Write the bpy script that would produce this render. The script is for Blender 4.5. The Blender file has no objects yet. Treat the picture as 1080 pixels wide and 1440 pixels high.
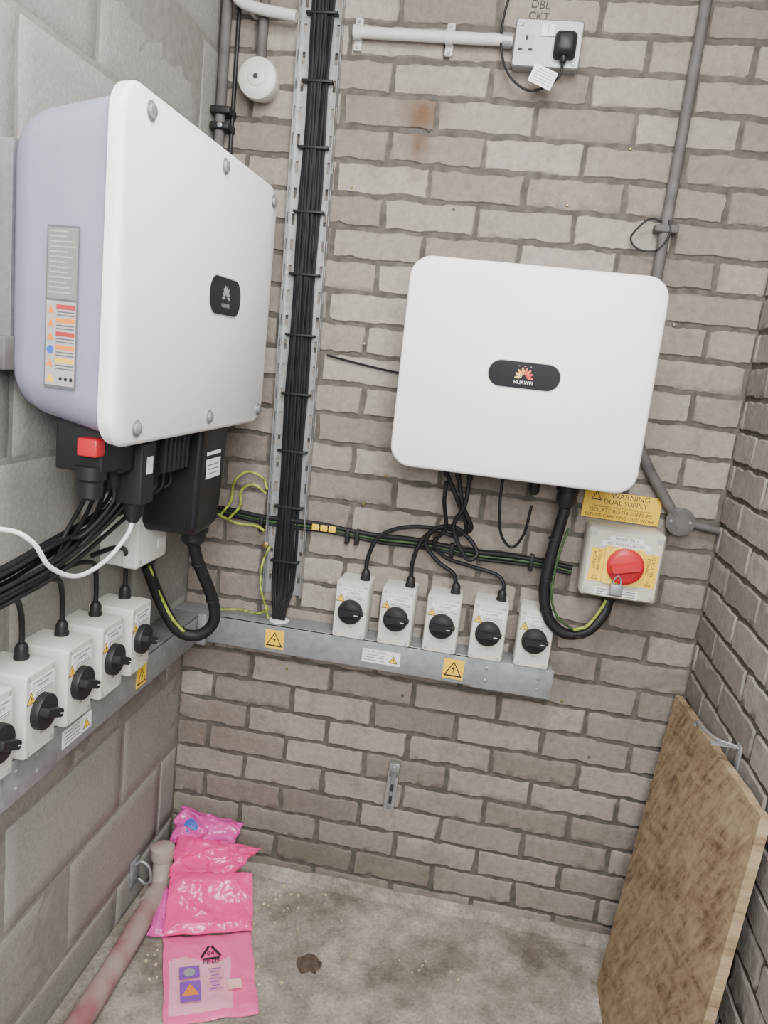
import bpy, bmesh, random
from math import *
from mathutils import Matrix, Vector, noise
random.seed(7)
sc=bpy.context.scene
W=1.325
# ------------------------------------------------------------------ materials
def new_mat(name):
    m=bpy.data.materials.new(name);m.use_nodes=True
    nt=m.node_tree
    return m,nt,nt.nodes['Principled BSDF']
def N(nt,t,**kw):
    n=nt.nodes.new(t)
    for k,v in kw.items():
        if k in n.inputs.keys(): n.inputs[k].default_value=v
        else: setattr(n,k,v)
    return n
def mat(name,col,rough=.5,metal=0,var=.06,scale=30,bump=0,spec=None,trans=0,alpha=1,coat=0):
    m,nt,b=new_mat(name);L=nt.links
    tc=N(nt,'ShaderNodeTexCoord');no=N(nt,'ShaderNodeTexNoise',Scale=scale,Detail=4.0)
    L.new(tc.outputs['Object'],no.inputs['Vector'])
    cr=N(nt,'ShaderNodeValToRGB')
    cr.color_ramp.elements[0].position=.3;cr.color_ramp.elements[1].position=.7
    cr.color_ramp.elements[0].color=[c*(1-var) for c in col]+[1]
    cr.color_ramp.elements[1].color=[min(1,c*(1+var)) for c in col]+[1]
    L.new(no.outputs['Fac'],cr.inputs['Fac']);L.new(cr.outputs['Color'],b.inputs['Base Color'])
    b.inputs['Roughness'].default_value=rough;b.inputs['Metallic'].default_value=metal
    b.inputs['Transmission Weight'].default_value=trans;b.inputs['Alpha'].default_value=alpha
    b.inputs['Coat Weight'].default_value=coat
    if spec is not None: b.inputs['Specular IOR Level'].default_value=spec
    if bump:
        bp=N(nt,'ShaderNodeBump',Strength=bump,Distance=.002);L.new(no.outputs['Fac'],bp.inputs['Height']);L.new(bp.outputs['Normal'],b.inputs['Normal'])
    return m
m_white=mat('white_powdercoat',(.93,.93,.93),.5,var=.005)
m_lav=mat('lavender_grey_casing',(.31,.31,.41),.55,var=.03)
m_blk=mat('black_plastic',(.014,.014,.016),.5,var=.1,spec=.35)
m_blkg=mat('black_gloss',(.008,.008,.011),.3,var=.1,spec=.12)
m_boxblk=mat('black_casing',(.012,.012,.014),.35,var=.1,spec=.3)
m_cab=mat('black_cable',(.011,.011,.013),.55,var=.2,spec=.3)
m_iso=mat('isolator_plastic',(.62,.61,.57),.45,var=.02)
m_isog=mat('grey_plastic_edge',(.40,.40,.39),.5,var=.02)
m_cream=mat('cream_enclosure',(.56,.54,.46),.5,var=.03)
m_steel=mat('galvanised_steel',(.33,.35,.365),.45,metal=.5,var=.14,scale=60)
m_steel2=mat('zinc_steel',(.33,.34,.35),.4,metal=.55,var=.14,scale=80)
m_dark=mat('dark_recess',(.03,.03,.03),.8)
m_gpipe=mat('grey_painted_conduit',(.105,.098,.095),.65,var=.25,scale=25,bump=.3,spec=.3)
m_wcon=mat('white_conduit',(.55,.54,.52),.5,var=.06)
m_ceram=mat('ceramic_white',(.60,.58,.53),.35,var=.03)
m_yel=mat('label_yellow',(.88,.56,.03),.5,var=.03)
m_yelsw=mat('switch_yellow',(.88,.62,.08),.45,var=.03)
m_red=mat('switch_red',(.52,.015,.025),.4,var=.05)
m_lab=mat('label_white',(.80,.80,.80),.5,var=.01)
m_labg=mat('label_grey',(.30,.30,.31),.5,var=.1,scale=200)
m_labd=mat('rating_plate_grey',(.22,.23,.22),.5,var=.1,scale=200)
m_txt=mat('ink_black',(.02,.02,.02),.6)
m_txtg=mat('ink_grey',(.12,.12,.13),.6)
m_sred=mat('sticker_red',(.45,.04,.05),.5)
m_sor=mat('sticker_orange',(.8,.25,.04),.5)
m_sblue=mat('sticker_blue',(.05,.12,.5),.5)
m_brass=mat('brass',(.35,.25,.1),.4,metal=.7)
m_logo=[mat('logo_petal_%d'%i,c,.5) for i,c in enumerate([(.8,.03,.03),(.85,.12,.03),(.9,.35,.05),(.9,.6,.2)])]
m_crumb=mat('foam_crumb',(.45,.43,.27),.9)
m_purp=mat('print_purple',(.22,.08,.42),.5)
m_gy=mat('green_yellow_wire',(.24,.30,.04),.5,var=.75,scale=70)
m_grn=mat('dark_green_wire',(.03,.07,.02),.5,var=.5,scale=50)

def brick_mat(name,cols,stain=None,bumpd=.004,smear=.5,speck=60,mort=(.14,.128,.113)):
    m,nt,b=new_mat(name);L=nt.links
    tc=N(nt,'ShaderNodeTexCoord');at=N(nt,'ShaderNodeAttribute',attribute_name='brick')
    cr=N(nt,'ShaderNodeValToRGB')
    e=cr.color_ramp.elements
    e[0].color=list(cols[0])+[1];e[1].color=list(cols[2])+[1]
    k=e.new(.5);k.color=list(cols[1])+[1]
    L.new(at.outputs['Fac'],cr.inputs['Fac'])
    n1=N(nt,'ShaderNodeTexNoise',Scale=11.0,Detail=9.0,Roughness=.68);L.new(tc.outputs['Object'],n1.inputs['Vector'])
    n2=N(nt,'ShaderNodeTexNoise',Scale=float(speck),Detail=6.0,Roughness=.7);L.new(tc.outputs['Object'],n2.inputs['Vector'])
    n3=N(nt,'ShaderNodeTexNoise',Scale=1.6,Detail=3.0);L.new(tc.outputs['Object'],n3.inputs['Vector'])
    r1=N(nt,'ShaderNodeMapRange');r1.inputs['From Min'].default_value=.52;r1.inputs['From Max'].default_value=.68;r1.inputs['To Max'].default_value=smear
    L.new(n1.outputs['Fac'],r1.inputs['Value'])
    mx=N(nt,'ShaderNodeMix',data_type='RGBA');L.new(r1.outputs[0],mx.inputs['Factor']);L.new(cr.outputs['Color'],mx.inputs[6]);mx.inputs[7].default_value=list(mort)+[1]
    r2=N(nt,'ShaderNodeMapRange');r2.inputs['From Min'].default_value=.3;r2.inputs['From Max'].default_value=.7;r2.inputs['To Min'].default_value=.80;r2.inputs['To Max'].default_value=1.18
    L.new(n2.outputs['Fac'],r2.inputs['Value'])
    r3=N(nt,'ShaderNodeMapRange');r3.inputs['From Min'].default_value=.3;r3.inputs['From Max'].default_value=.7;r3.inputs['To Min'].default_value=.88;r3.inputs['To Max'].default_value=1.12
    L.new(n3.outputs['Fac'],r3.inputs['Value'])
    mu=N(nt,'ShaderNodeMath',operation='MULTIPLY');L.new(r2.outputs[0],mu.inputs[0]);L.new(r3.outputs[0],mu.inputs[1])
    vm=N(nt,'ShaderNodeVectorMath',operation='SCALE');L.new(mx.outputs[2],vm.inputs[0]);L.new(mu.outputs[0],vm.inputs['Scale'])
    last=vm.outputs[0]
    for (p,sx,sz,col,amt) in (stain or []):
        mp=N(nt,'ShaderNodeMapping');mp.vector_type='TEXTURE';mp.inputs['Location'].default_value=p;mp.inputs['Scale'].default_value=(sx,sx,sz)
        L.new(tc.outputs['Object'],mp.inputs['Vector'])
        g=N(nt,'ShaderNodeTexGradient',gradient_type='SPHERICAL');L.new(mp.outputs[0],g.inputs[0])
        mm=N(nt,'ShaderNodeMath',operation='MULTIPLY');L.new(g.outputs['Fac'],mm.inputs[0]);L.new(n1.outputs['Fac'],mm.inputs[1])
        m2=N(nt,'ShaderNodeMath',operation='MULTIPLY');m2.use_clamp=True;L.new(mm.outputs[0],m2.inputs[0]);m2.inputs[1].default_value=amt
        x=N(nt,'ShaderNodeMix',data_type='RGBA');L.new(m2.outputs[0],x.inputs['Factor']);L.new(last,x.inputs[6]);x.inputs[7].default_value=list(col)+[1];last=x.outputs[2]
    L.new(last,b.inputs['Base Color']);b.inputs['Roughness'].default_value=.85;b.inputs['Specular IOR Level'].default_value=.3
    ad=N(nt,'ShaderNodeMath',operation='ADD');L.new(n1.outputs['Fac'],ad.inputs[0]);L.new(n2.outputs['Fac'],ad.inputs[1])
    bp=N(nt,'ShaderNodeBump',Strength=.7,Distance=bumpd);L.new(ad.outputs[0],bp.inputs['Height']);L.new(bp.outputs['Normal'],b.inputs['Normal'])
    return m
BR=((.190,.166,.143),(.262,.232,.203),(.32,.287,.255))
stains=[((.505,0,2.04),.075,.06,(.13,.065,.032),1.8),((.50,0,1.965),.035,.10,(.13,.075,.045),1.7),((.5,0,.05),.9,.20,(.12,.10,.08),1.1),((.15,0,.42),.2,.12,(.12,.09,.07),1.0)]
m_brick=brick_mat('brick_taupe',BR,stains)
m_brickr=brick_mat('brick_taupe_side',((.215,.196,.178),(.27,.248,.228),(.325,.30,.277)))
m_mort=mat('mortar_grey',(.094,.085,.076),.95,var=.35,scale=40,bump=.8)
m_block=brick_mat('painted_blockwork',((.262,.254,.238),(.285,.277,.261),(.308,.30,.283)),None,.0020,.15,110,(.21,.20,.185))
m_mortb=mat('block_mortar',(.215,.205,.19),.95,var=.15,scale=50,bump=.5)
m_floor,nt,b=new_mat('concrete_floor');L=nt.links
tc=N(nt,'ShaderNodeTexCoord');n1=N(nt,'ShaderNodeTexNoise',Scale=4.5,Detail=9.0,Roughness=.65);n2=N(nt,'ShaderNodeTexNoise',Scale=120.0,Detail=5.0);n3=N(nt,'ShaderNodeTexNoise',Scale=16.0,Detail=8.0,Roughness=.65)
for n in (n1,n2,n3):L.new(tc.outputs['Object'],n.inputs['Vector'])
cr=N(nt,'ShaderNodeValToRGB');e=cr.color_ramp.elements;e[0].position=.36;e[1].position=.62
e[0].color=(.14,.118,.095,1);e[1].color=(.36,.328,.29,1);k=e.new(.48);k.color=(.25,.222,.19,1)
L.new(n1.outputs['Fac'],cr.inputs['Fac'])
mx=N(nt,'ShaderNodeMix',data_type='RGBA',blend_type='OVERLAY');mx.inputs['Factor'].default_value=.6
L.new(cr.outputs['Color'],mx.inputs[6]);L.new(n2.outputs['Fac'],mx.inputs[7])
mx2=N(nt,'ShaderNodeMix',data_type='RGBA',blend_type='OVERLAY');mx2.inputs['Factor'].default_value=.8
L.new(mx.outputs[2],mx2.inputs[6]);L.new(n3.outputs['Fac'],mx2.inputs[7])
L.new(mx2.outputs[2],b.inputs['Base Color']);b.inputs['Roughness'].default_value=.7
bp=N(nt,'ShaderNodeBump',Strength=.6,Distance=.004);L.new(n3.outputs['Fac'],bp.inputs['Height']);L.new(bp.outputs['Normal'],b.inputs['Normal'])
m_pinkp,nt,b=new_mat('pink_painted_pipe');L=nt.links
tc=N(nt,'ShaderNodeTexCoord');n1=N(nt,'ShaderNodeTexNoise',Scale=9.0,Detail=6.0);L.new(tc.outputs['Object'],n1.inputs['Vector'])
sp=N(nt,'ShaderNodeSeparateXYZ');L.new(tc.outputs['Object'],sp.inputs[0])
mr=N(nt,'ShaderNodeMapRange');mr.inputs['From Min'].default_value=-.85;mr.inputs['From Max'].default_value=-.25;mr.inputs['To Min'].default_value=.18;mr.inputs['To Max'].default_value=-.12
L.new(sp.outputs['Y'],mr.inputs['Value']);ad=N(nt,'ShaderNodeMath',operation='ADD');L.new(mr.outputs[0],ad.inputs[0]);L.new(n1.outputs['Fac'],ad.inputs[1])
cr=N(nt,'ShaderNodeValToRGB');e=cr.color_ramp.elements;e[0].position=.4;e[1].position=.68;e[0].color=(.36,.31,.285,1);e[1].color=(.27,.11,.115,1)
L.new(ad.outputs[0],cr.inputs['Fac']);L.new(cr.outputs[0],b.inputs['Base Color']);b.inputs['Roughness'].default_value=.55
# OSB board
m_osb,nt,b=new_mat('osb_board');L=nt.links
tc=N(nt,'ShaderNodeTexCoord')
cols=[]
for rot,scl in ((.25,(3,10,50)),(-.6,(3,50,12)),(1.1,(3,14,60))):
    mp=N(nt,'ShaderNodeMapping');mp.inputs['Rotation'].default_value=(rot,0,0)
    mp2=N(nt,'ShaderNodeMapping');mp2.inputs['Scale'].default_value=scl
    L.new(tc.outputs['Object'],mp.inputs['Vector']);L.new(mp.outputs[0],mp2.inputs['Vector'])
    v=N(nt,'ShaderNodeTexNoise',Scale=1.0,Detail=5.0,Roughness=.7);L.new(mp2.outputs[0],v.inputs['Vector']);cols.append(v.outputs['Fac'])
nn=N(nt,'ShaderNodeTexNoise',Scale=4.0,Detail=10.0,Roughness=.75);L.new(tc.outputs['Object'],nn.inputs['Vector'])
mxa=N(nt,'ShaderNodeMath',operation='MAXIMUM');L.new(cols[0],mxa.inputs[0]);L.new(cols[1],mxa.inputs[1])
mi_=N(nt,'ShaderNodeMath',operation='MINIMUM');L.new(mxa.outputs[0],mi_.inputs[0]);L.new(cols[2],mi_.inputs[1])
av=N(nt,'ShaderNodeMath',operation='ADD');L.new(mxa.outputs[0],av.inputs[0]);L.new(mi_.outputs[0],av.inputs[1])
av2=N(nt,'ShaderNodeMath',operation='ADD');L.new(av.outputs[0],av2.inputs[0]);L.new(nn.outputs['Fac'],av2.inputs[1])
hf=N(nt,'ShaderNodeMath',operation='MULTIPLY');L.new(av2.outputs[0],hf.inputs[0]);hf.inputs[1].default_value=.3333
cr=N(nt,'ShaderNodeValToRGB');e=cr.color_ramp.elements;e[0].position=.41;e[1].position=.59;e[0].color=(.13,.082,.048,1);e[1].color=(.44,.335,.215,1);k=e.new(.49);k.color=(.30,.215,.13,1)
L.new(hf.outputs[0],cr.inputs['Fac']);L.new(cr.outputs['Color'],b.inputs['Base Color']);b.inputs['Roughness'].default_value=.8;b.inputs['Specular IOR Level'].default_value=.25
bp=N(nt,'ShaderNodeBump',Strength=.5,Distance=.003);L.new(hf.outputs[0],bp.inputs['Height']);L.new(bp.outputs['Normal'],b.inputs['Normal'])
def plastic(name,col,alpha,rough=.25,cr_=.2,sc_=9):
    m,nt,b=new_mat(name);L=nt.links
    tc=N(nt,'ShaderNodeTexCoord');no=N(nt,'ShaderNodeTexNoise',Scale=10.0,Detail=3.0);L.new(tc.outputs['Object'],no.inputs['Vector'])
    mx=N(nt,'ShaderNodeMix',data_type='RGBA');L.new(no.outputs['Fac'],mx.inputs['Factor'])
    mx.inputs[6].default_value=[c*.8 for c in col]+[1];mx.inputs[7].default_value=[min(1,c*1.15) for c in col]+[1]
    L.new(mx.outputs[2],b.inputs['Base Color'])
    dn=N(nt,'ShaderNodeTexNoise',Scale=float(sc_),Detail=2.0,Distortion=1.2);L.new(tc.outputs['Object'],dn.inputs['Vector'])
    bp=N(nt,'ShaderNodeBump',Strength=cr_,Distance=.02);L.new(dn.outputs['Fac'],bp.inputs['Height']);L.new(bp.outputs['Normal'],b.inputs['Normal'])
    b.inputs['Roughness'].default_value=rough;b.inputs['Alpha'].default_value=alpha
    return m
m_pink=plastic('pink_film',(1.0,.06,.30),.96,.2,.5,14)
m_pink2=plastic('pink_film_thin',(.80,.10,.45),.84,.22,.5,18)
m_pink3=plastic('pink_film_pale',(1.0,.14,.38),.97,.28,.3,10)
m_pinkw=plastic('pink_film_over_paper',(.85,.38,.50),1,.3,.3,10)
# ------------------------------------------------------------------ helpers
def Fr(o,x,z):
    x=Vector(x);z=Vector(z);y=z.cross(x)
    return Matrix(((x[0],y[0],z[0],o[0]),(x[1],y[1],z[1],o[1]),(x[2],y[2],z[2],o[2]),(0,0,0,1)))
def FB(x,z,off=0): return Fr((x,-off,z),(1,0,0),(0,-1,0))
def FL(y,z,off=0): return Fr((off,y,z),(0,1,0),(1,0,0))
def FRt(y,z,off=0): return Fr((W-off,y,z),(0,-1,0),(-1,0,0))
FF=Matrix.Identity(4)
def group(name,loc=(0,0,0)):
    e=bpy.data.objects.new(name,None);sc.collection.objects.link(e);e.location=loc;e.empty_display_size=.05;return e
def mk(name,verts,faces,m,g=None,F=FF,smooth=None,mats=None,midx=None):
    me=bpy.data.meshes.new(name);me.from_pydata([F@Vector(v) for v in verts],[],faces)
    bm=bmesh.new();bm.from_mesh(me);bmesh.ops.recalc_face_normals(bm,faces=bm.faces);bm.to_mesh(me);bm.free()
    for x in (mats or [m]): me.materials.append(x)
    if midx: 
        for p,i in zip(me.polygons,midx): p.material_index=i
    if smooth is not None:
        for p in me.polygons: p.use_smooth=True
        me.set_sharp_from_angle(angle=radians(smooth))
    o=bpy.data.objects.new(name,me);sc.collection.objects.link(o)
    if g:
        o.parent=g;o.matrix_parent_inverse=Matrix.Translation(-g.location)
    return o
def box(name,g,F,x0,x1,y0,y1,z0,z1,m,bev=0):
    V=[(x,y,z) for z in (z0,z1) for y in (y0,y1) for x in (x0,x1)]
    f=[(0,1,3,2),(4,5,7,6),(0,1,5,4),(2,3,7,6),(0,2,6,4),(1,3,7,5)]
    o=mk(name,V,f,m,g,F)
    if bev:
        bm=bmesh.new();bm.from_mesh(o.data);bmesh.ops.bevel(bm,geom=bm.edges[:],offset=bev,segments=2,profile=.5,affect='EDGES');bm.to_mesh(o.data);bm.free()
        for p in o.data.polygons:p.use_smooth=True
        o.data.set_sharp_from_angle(angle=radians(50))
    return o
def rring(hw,hh,r,n=7):
    r=min(r,hw-1e-5,hh-1e-5);out=[]
    for (sx,sy,a0) in ((1,1,0),(-1,1,pi/2),(-1,-1,pi),(1,-1,3*pi/2)):
        for i in range(n+1):
            a=a0+pi/2*i/n;out.append((sx*(hw-r)+r*cos(a),sy*(hh-r)+r*sin(a)))
    return out
def loft(name,g,F,secs,m,cx=0,cy=0,n=7,sharp=40):
    V=[];f=[];k=None
    for (z,hw,hh,r) in secs:
        R=rring(hw,hh,r,n);k=len(R);V+=[(cx+a,cy+b,z) for a,b in R]
    for i in range(len(secs)-1):
        for j in range(k):
            a=i*k+j;b_=i*k+(j+1)%k;f.append((a,b_,b_+k,a+k))
    f.append(tuple(range(k)));f.append(tuple(range((len(secs)-1)*k,len(secs)*k)))
    return mk(name,V,f,m,g,F,smooth=sharp)
def lathe(name,g,F,p,ax,prof,m,n=24,sharp=40):
    ax=Vector(ax).normalized();u=ax.orthogonal().normalized();v=ax.cross(u);p=Vector(p);V=[];f=[]
    for (r,h) in prof:
        for i in range(n):
            a=2*pi*i/n;V.append(p+ax*h+u*(r*cos(a))+v*(r*sin(a)))
    for i in range(len(prof)-1):
        for j in range(n):
            a=i*n+j;b_=i*n+(j+1)%n;f.append((a,b_,b_+n,a+n))
    f.append(tuple(range(n)));f.append(tuple(range((len(prof)-1)*n,len(prof)*n)))
    return mk(name,V,f,m,g,F,smooth=sharp)
def cr_pts(P,res=8):
    P=[Vector(p) for p in P]
    if len(P)==2: return P
    Q=[P[0]*2-P[1]]+P+[P[-1]*2-P[-2]];out=[]
    for i in range(1,len(Q)-2):
        a,b_,c,d=Q[i-1:i+3]
        for s in range(res):
            t=s/res
            out.append(.5*((2*b_)+(c-a)*t+(2*a-5*b_+4*c-d)*t*t+(3*b_-a-3*c+d)*t**3))
    out.append(P[-1]);return out
def tube(name,g,pts,r,m,F=FF,n=10,res=8):
    P=cr_pts(pts,res);V=[];f=[];T=(P[1]-P[0]).normalized();u=T.orthogonal().normalized()
    for i,p in enumerate(P):
        T2=(P[min(i+1,len(P)-1)]-P[max(i-1,0)]).normalized()
        u=(u-T2*u.dot(T2)).normalized();v=T2.cross(u)
        for j in range(n):
            a=2*pi*j/n;V.append(p+u*(r*cos(a))+v*(r*sin(a)))
    for i in range(len(P)-1):
        for j in range(n):
            a=i*n+j;b_=i*n+(j+1)%n;f.append((a,b_,b_+n,a+n))
    f.append(tuple(range(n)));f.append(tuple(range((len(P)-1)*n,len(P)*n)))
    return mk(name,V,f,m,g,F,smooth=50)
def poly(name,g,F,pts,z,th,m):
    n=len(pts);V=[(x,y,z) for x,y in pts]+[(x,y,z+th) for x,y in pts]
    f=[tuple(range(n)),tuple(range(n,2*n))]+[(i,(i+1)%n,(i+1)%n+n,i+n) for i in range(n)]
    return mk(name,V,f,m,g,F)
def text(name,g,F,s,size,x,y,z,m,rot=0,align='CENTER'):
    c=bpy.data.curves.new(name,'FONT');c.body=s;c.size=size;c.align_x=align;c.align_y='CENTER';c.extrude=.0001;c.resolution_u=3
    o=bpy.data.objects.new(name,c);sc.collection.objects.link(o)
    me=bpy.data.meshes.new_from_object(o.evaluated_get(bpy.context.evaluated_depsgraph_get()));bpy.data.objects.remove(o)
    me.transform(F@Matrix.Translation((x,y,z))@Matrix.Rotation(rot,4,'Z'));me.name=name
    me.materials.clear();me.materials.append(m)
    o=bpy.data.objects.new(name,me);sc.collection.objects.link(o)
    if g: o.parent=g;o.matrix_parent_inverse=Matrix.Translation(-g.location)
    return o
def plate(name,g,F,x,y,z,w,h,m,th=.0008):
    return box(name,g,F,x-w/2,x+w/2,y-h/2,y+h/2,z,z+th,m)
def tri(x,y,s): return [(x-s/2,y-s*.42),(x+s/2,y-s*.42),(x,y+s*.45)]
def warn(g,F,x,y,z,s,bg=None):
    if bg: plate('warning_label_back',g,F,x,y,z,s,s,bg);z+=.0008
    poly('warning_triangle_border',g,F,tri(x,y,s*.9),z,.0004,m_txt)
    poly('warning_triangle_fill',g,F,tri(x,y-s*.01,s*.68),z+.0004,.0003,m_yel)
    k=s*.9
    poly('warning_bolt',g,F,[(x+.02*k,y+.22*k),(x-.1*k,y-.02*k),(x+.0*k,y-.02*k),(x-.04*k,y-.27*k),(x+.1*k,y+.05*k),(x,y+.05*k)],z+.0007,.0003,m_txt)
# ------------------------------------------------------------------ masonry walls
def masonry(name,F,u0,u1,h,bw,bh,j,pu,pv,mb,mm,nu,nv,wob,rec,bond=.5,thick=.1,ext=(0,0)):
    V=[];Fc=[];mi=[];val=[]
    base=[(x,y,z) for z in (-thick,-rec) for y in (-.05,h) for x in (u0-ext[0],u1+ext[1])]
    V+=base;val+=[.5]*8
    for f in [(0,1,3,2),(4,5,7,6),(0,1,5,4),(2,3,7,6),(0,2,6,4),(1,3,7,5)]: Fc.append(f);mi.append(1)
    row=floor((0-pv)/bh)-1
    while pv+row*bh<h:
        y0=pv+row*bh+j/2;y1=y0+bh-j
        ya,yb=max(y0,0.0),min(y1,h)
        if yb-ya>.01:
            sh=pu+(row%2)*bw*bond+(random.uniform(-.006,.006) if bh<.1 else 0)
            c=floor((u0-sh)/bw)-1
            while sh+c*bw<u1:
                x0=sh+c*bw+j/2;x1=x0+bw-j
                xa,xb=max(x0,u0),min(x1,u1)
                if xb-xa>.012:
                    rv=random.random();s0=len(V);off=random.uniform(-.0015,.0012);tx=random.uniform(-.002,.002);ty=random.uniform(-.002,.002)
                    for b_ in range(nv+1):
                        for a in range(nu+1):
                            def ep(k,n,lo,hi,e=.003):
                                if k==0:return lo
                                if k==n:return hi
                                return lo+e+(hi-lo-2*e)*(k-1)/(n-2)
                            x=ep(a,nu,xa,xb);y=ep(b_,nv,ya,yb)
                            edge=a in(0,nu) or b_ in(0,nv)
                            q=Vector((x*22+row*3.1,y*22,c*1.7));q2=q*3.1
                            if (a in(0,1,nu-1,nu)) and xa>u0+1e-4 and xb<u1-1e-4: x+=wob*(noise.noise(q)+.5*noise.noise(q2))
                            if b_ in(0,1,nv-1,nv): y+=wob*(noise.noise(q+Vector((9,4,2)))+.6*noise.noise(q2+Vector((1,7,3))))
                            z=-rec-.001 if edge else off+tx*(x-xa)/bw+ty*(y-ya)/bh+wob*.35*noise.noise(Vector((x*35,y*35,row)))
                            z=min(z,.0)
                            V.append((min(max(x,u0),u1),min(max(y,0),h),z));val.append(rv)
                    for b_ in range(nv):
                        for a in range(nu):
                            i=s0+b_*(nu+1)+a;Fc.append((i,i+1,i+nu+2,i+nu+1));mi.append(0)
                c+=1
        row+=1
    me=bpy.data.meshes.new(name);me.from_pydata([F@Vector(v) for v in V],[],Fc)
    me.materials.append(mb);me.materials.append(mm)
    me.polygons.foreach_set('material_index',mi)
    at=me.attributes.new('brick','FLOAT','POINT');at.data.foreach_set('value',val)
    for p in me.polygons:p.use_smooth=p.material_index==0
    me.set_sharp_from_angle(angle=radians(55))
    o=bpy.data.objects.new(name,me);sc.collection.objects.link(o);return o
H=2.6;YB=2.3
wall_b=masonry('wall_back',FB(0,0),0,W,H,.225,.075,.010,.09,.045,m_brick,m_mort,24,6,.0050,.005,ext=(.1,.1))
masonry('wall_right',FRt(0,0),0,YB,H,.225,.075,.010,.03,.045,m_brickr,m_mort,20,6,.0050,.005,ext=(.05,0))
masonry('wall_left',FL(0,0),-YB,0,H,.45,.225,.009,-.1,.114,m_block,m_mortb,14,8,.0018,.0018,ext=(0,.05))
box('floor',None,FF,-.1,W+.1,-YB,.1,-.1,0,m_floor)
box('ceiling',None,FF,-.1,W+.1,-YB,.1,H,H+.1,m_wcon)
nseg=60;V=[];f=[]
for i in range(nseg+1):
    x=.0+W*i/nseg;a=.022+.008*noise.noise(Vector((x*7,0,0)));c=.03+.012*noise.noise(Vector((x*6,3,0)))
    V+=[(x,.004,a),(x,-c*.4,a*.35),(x,-c,0.0004),(x,.004,0.0004)]
for i in range(nseg):
    for j in range(4): f.append((i*4+j,i*4+(j+1)%4,i*4+4+(j+1)%4,i*4+4+j))
mk('trim_1',V,f,m_floor,smooth=60)
# ------------------------------------------------------------------ inverter on the back wall
def logo(g,F,x,y,z,s,mm=None):
    for i in range(8):
        a=radians(90+(i-3.5)*27);L_=s*(1.0-.1*abs(i-3.5)/3.5);w=s*.15
        d=Vector((cos(a),sin(a)));n_=Vector((-d.y,d.x));o=Vector((x,y))+d*s*.22
        pts=[o,o+d*L_*.45+n_*w,o+d*L_*.8+n_*w*.8,o+d*L_,o+d*L_*.8-n_*w*.8,o+d*L_*.45-n_*w]
        poly('logo_petal_%d'%(i+1),g,F,[(p.x,p.y) for p in pts],z,.0004,mm or m_logo[min(3,i//2)])
g=group('solar_inverter',(.8125,0,1.467));F=FB(.8125,1.467)
loft('front_cover',g,F,[(.192,.262,.220,.04),(.196,.2665,.2245,.044),(.222,.268,.226,.046),(.227,.266,.224,.044),(.230,.261,.219,.04)],m_white)
loft('rear_casing',g,F,[(.03,.225,.185,.03),(.05,.235,.195,.035),(.192,.25,.208,.04)],m_lav)
box('mounting_bracket',g,F,-.17,.17,-.12,.12,.0,.032,m_steel)
loft('display_bezel',g,F,[(.229,.0775,.0295,.0285),(.2312,.077,.029,.028)],m_isog,n=10)
loft('display_window',g,F,[(.2312,.0755,.0275,.0265),(.2316,.0755,.0275,.0265)],m_blkg,n=10)
logo(g,F,0,-.004,.2318,.018)
text('logo_text',g,F,'HUAWEI',.0105,0,-.0155,.2318,m_lab)
for i in range(3): plate('status_led_%d'%(i+1),g,F,-.012+.012*i,.019,.2318,.004,.0012,m_labg,.0002)
for i,x in enumerate((-.145,-.117,-.089)):
    lathe('pv_connector_%d'%(i+1),g,F,(x,-.20,.10),(0,-1,0),[(.009,0),(.009,.03),(.0075,.032),(.0075,.05),(.005,.055)],m_blk,12)
lathe('comms_gland',g,F,(.063,-.2,.1),(0,-1,0),[(.017,0),(.017,.04),(.013,.045),(.013,.062),(.007,.07)],m_blk,12)
box('ac_connector',g,F,.112,.168,-.235,-.2,.07,.13,m_blk,.004)
lathe('ac_gland',g,F,(.14,-.23,.1),(0,-1,0),[(.027,0),(.027,.02),(.024,.022),(.024,.045),(.017,.055),(.016,.06)],m_blk,16)
# ------------------------------------------------------------------ inverter on the left wall
yc,zc=-.533,1.551
g=group('solar_inverter',(0,yc,zc));F=FL(yc,zc);g_left=g
loft('front_cover',g,F,[(.203,.343,.248,.045),(.206,.348,.253,.05),(.222,.35,.255,.052),(.227,.347,.252,.05),(.230,.341,.246,.045)],m_white)
loft('rear_casing',g,F,[(.034,.285,.19,.05),(.040,.300,.205,.06),(.052,.313,.216,.07),(.077,.320,.225,.07),(.203,.337,.243,.055)],m_lav,n=9)
box('mounting_bracket',g,F,-.30,.30,-.11,.17,.0,.035,m_steel)
box('bracket_upright',g,F,-.350,-.334,-.11,.14,.0,.022,m_steel2,.002)
box('bracket_foot',g,F,-.335,-.28,-.16,-.11,.0,.05,m_gpipe,.003)
for i,(x,y) in enumerate([(-.274,.226),(.023,.224),(.316,.224),(-.274,-.228),(.023,-.226),(.316,-.226)]):
    lathe('cover_bolt_%d'%(i+1),g,F,(x,y,.2295),(0,0,1),[(.0145,0),(.0145,.0015),(.010,.002),(.010,.006),(.007,.0075)],m_steel2,14)
dx=.066
loft('display_bezel',g,F,[(.229,.0835,.0365,.034),(.2312,.083,.036,.0335)],m_isog,cx=dx,n=10)
loft('display_window',g,F,[(.2312,.081,.034,.0315),(.2316,.081,.034,.0315)],m_blkg,cx=dx,n=10)
logo(g,F,dx,-.002,.2318,.019,m_labg)
text('logo_text',g,F,'HUAWEI',.0105,dx,-.017,.2318,m_labg)
th=atan2(.017,.126)
S=Fr((.137,-.8655,1.489),(cos(th),-sin(th),0),(-sin(th),-cos(th),0))
plate('rating_sticker',g,S,0,0,.0004,.054,.228,m_txtg,.0006)
plate('rating_sticker_grey',g,S,0,.062,.001,.050,.098,m_labd,.0004)
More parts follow.
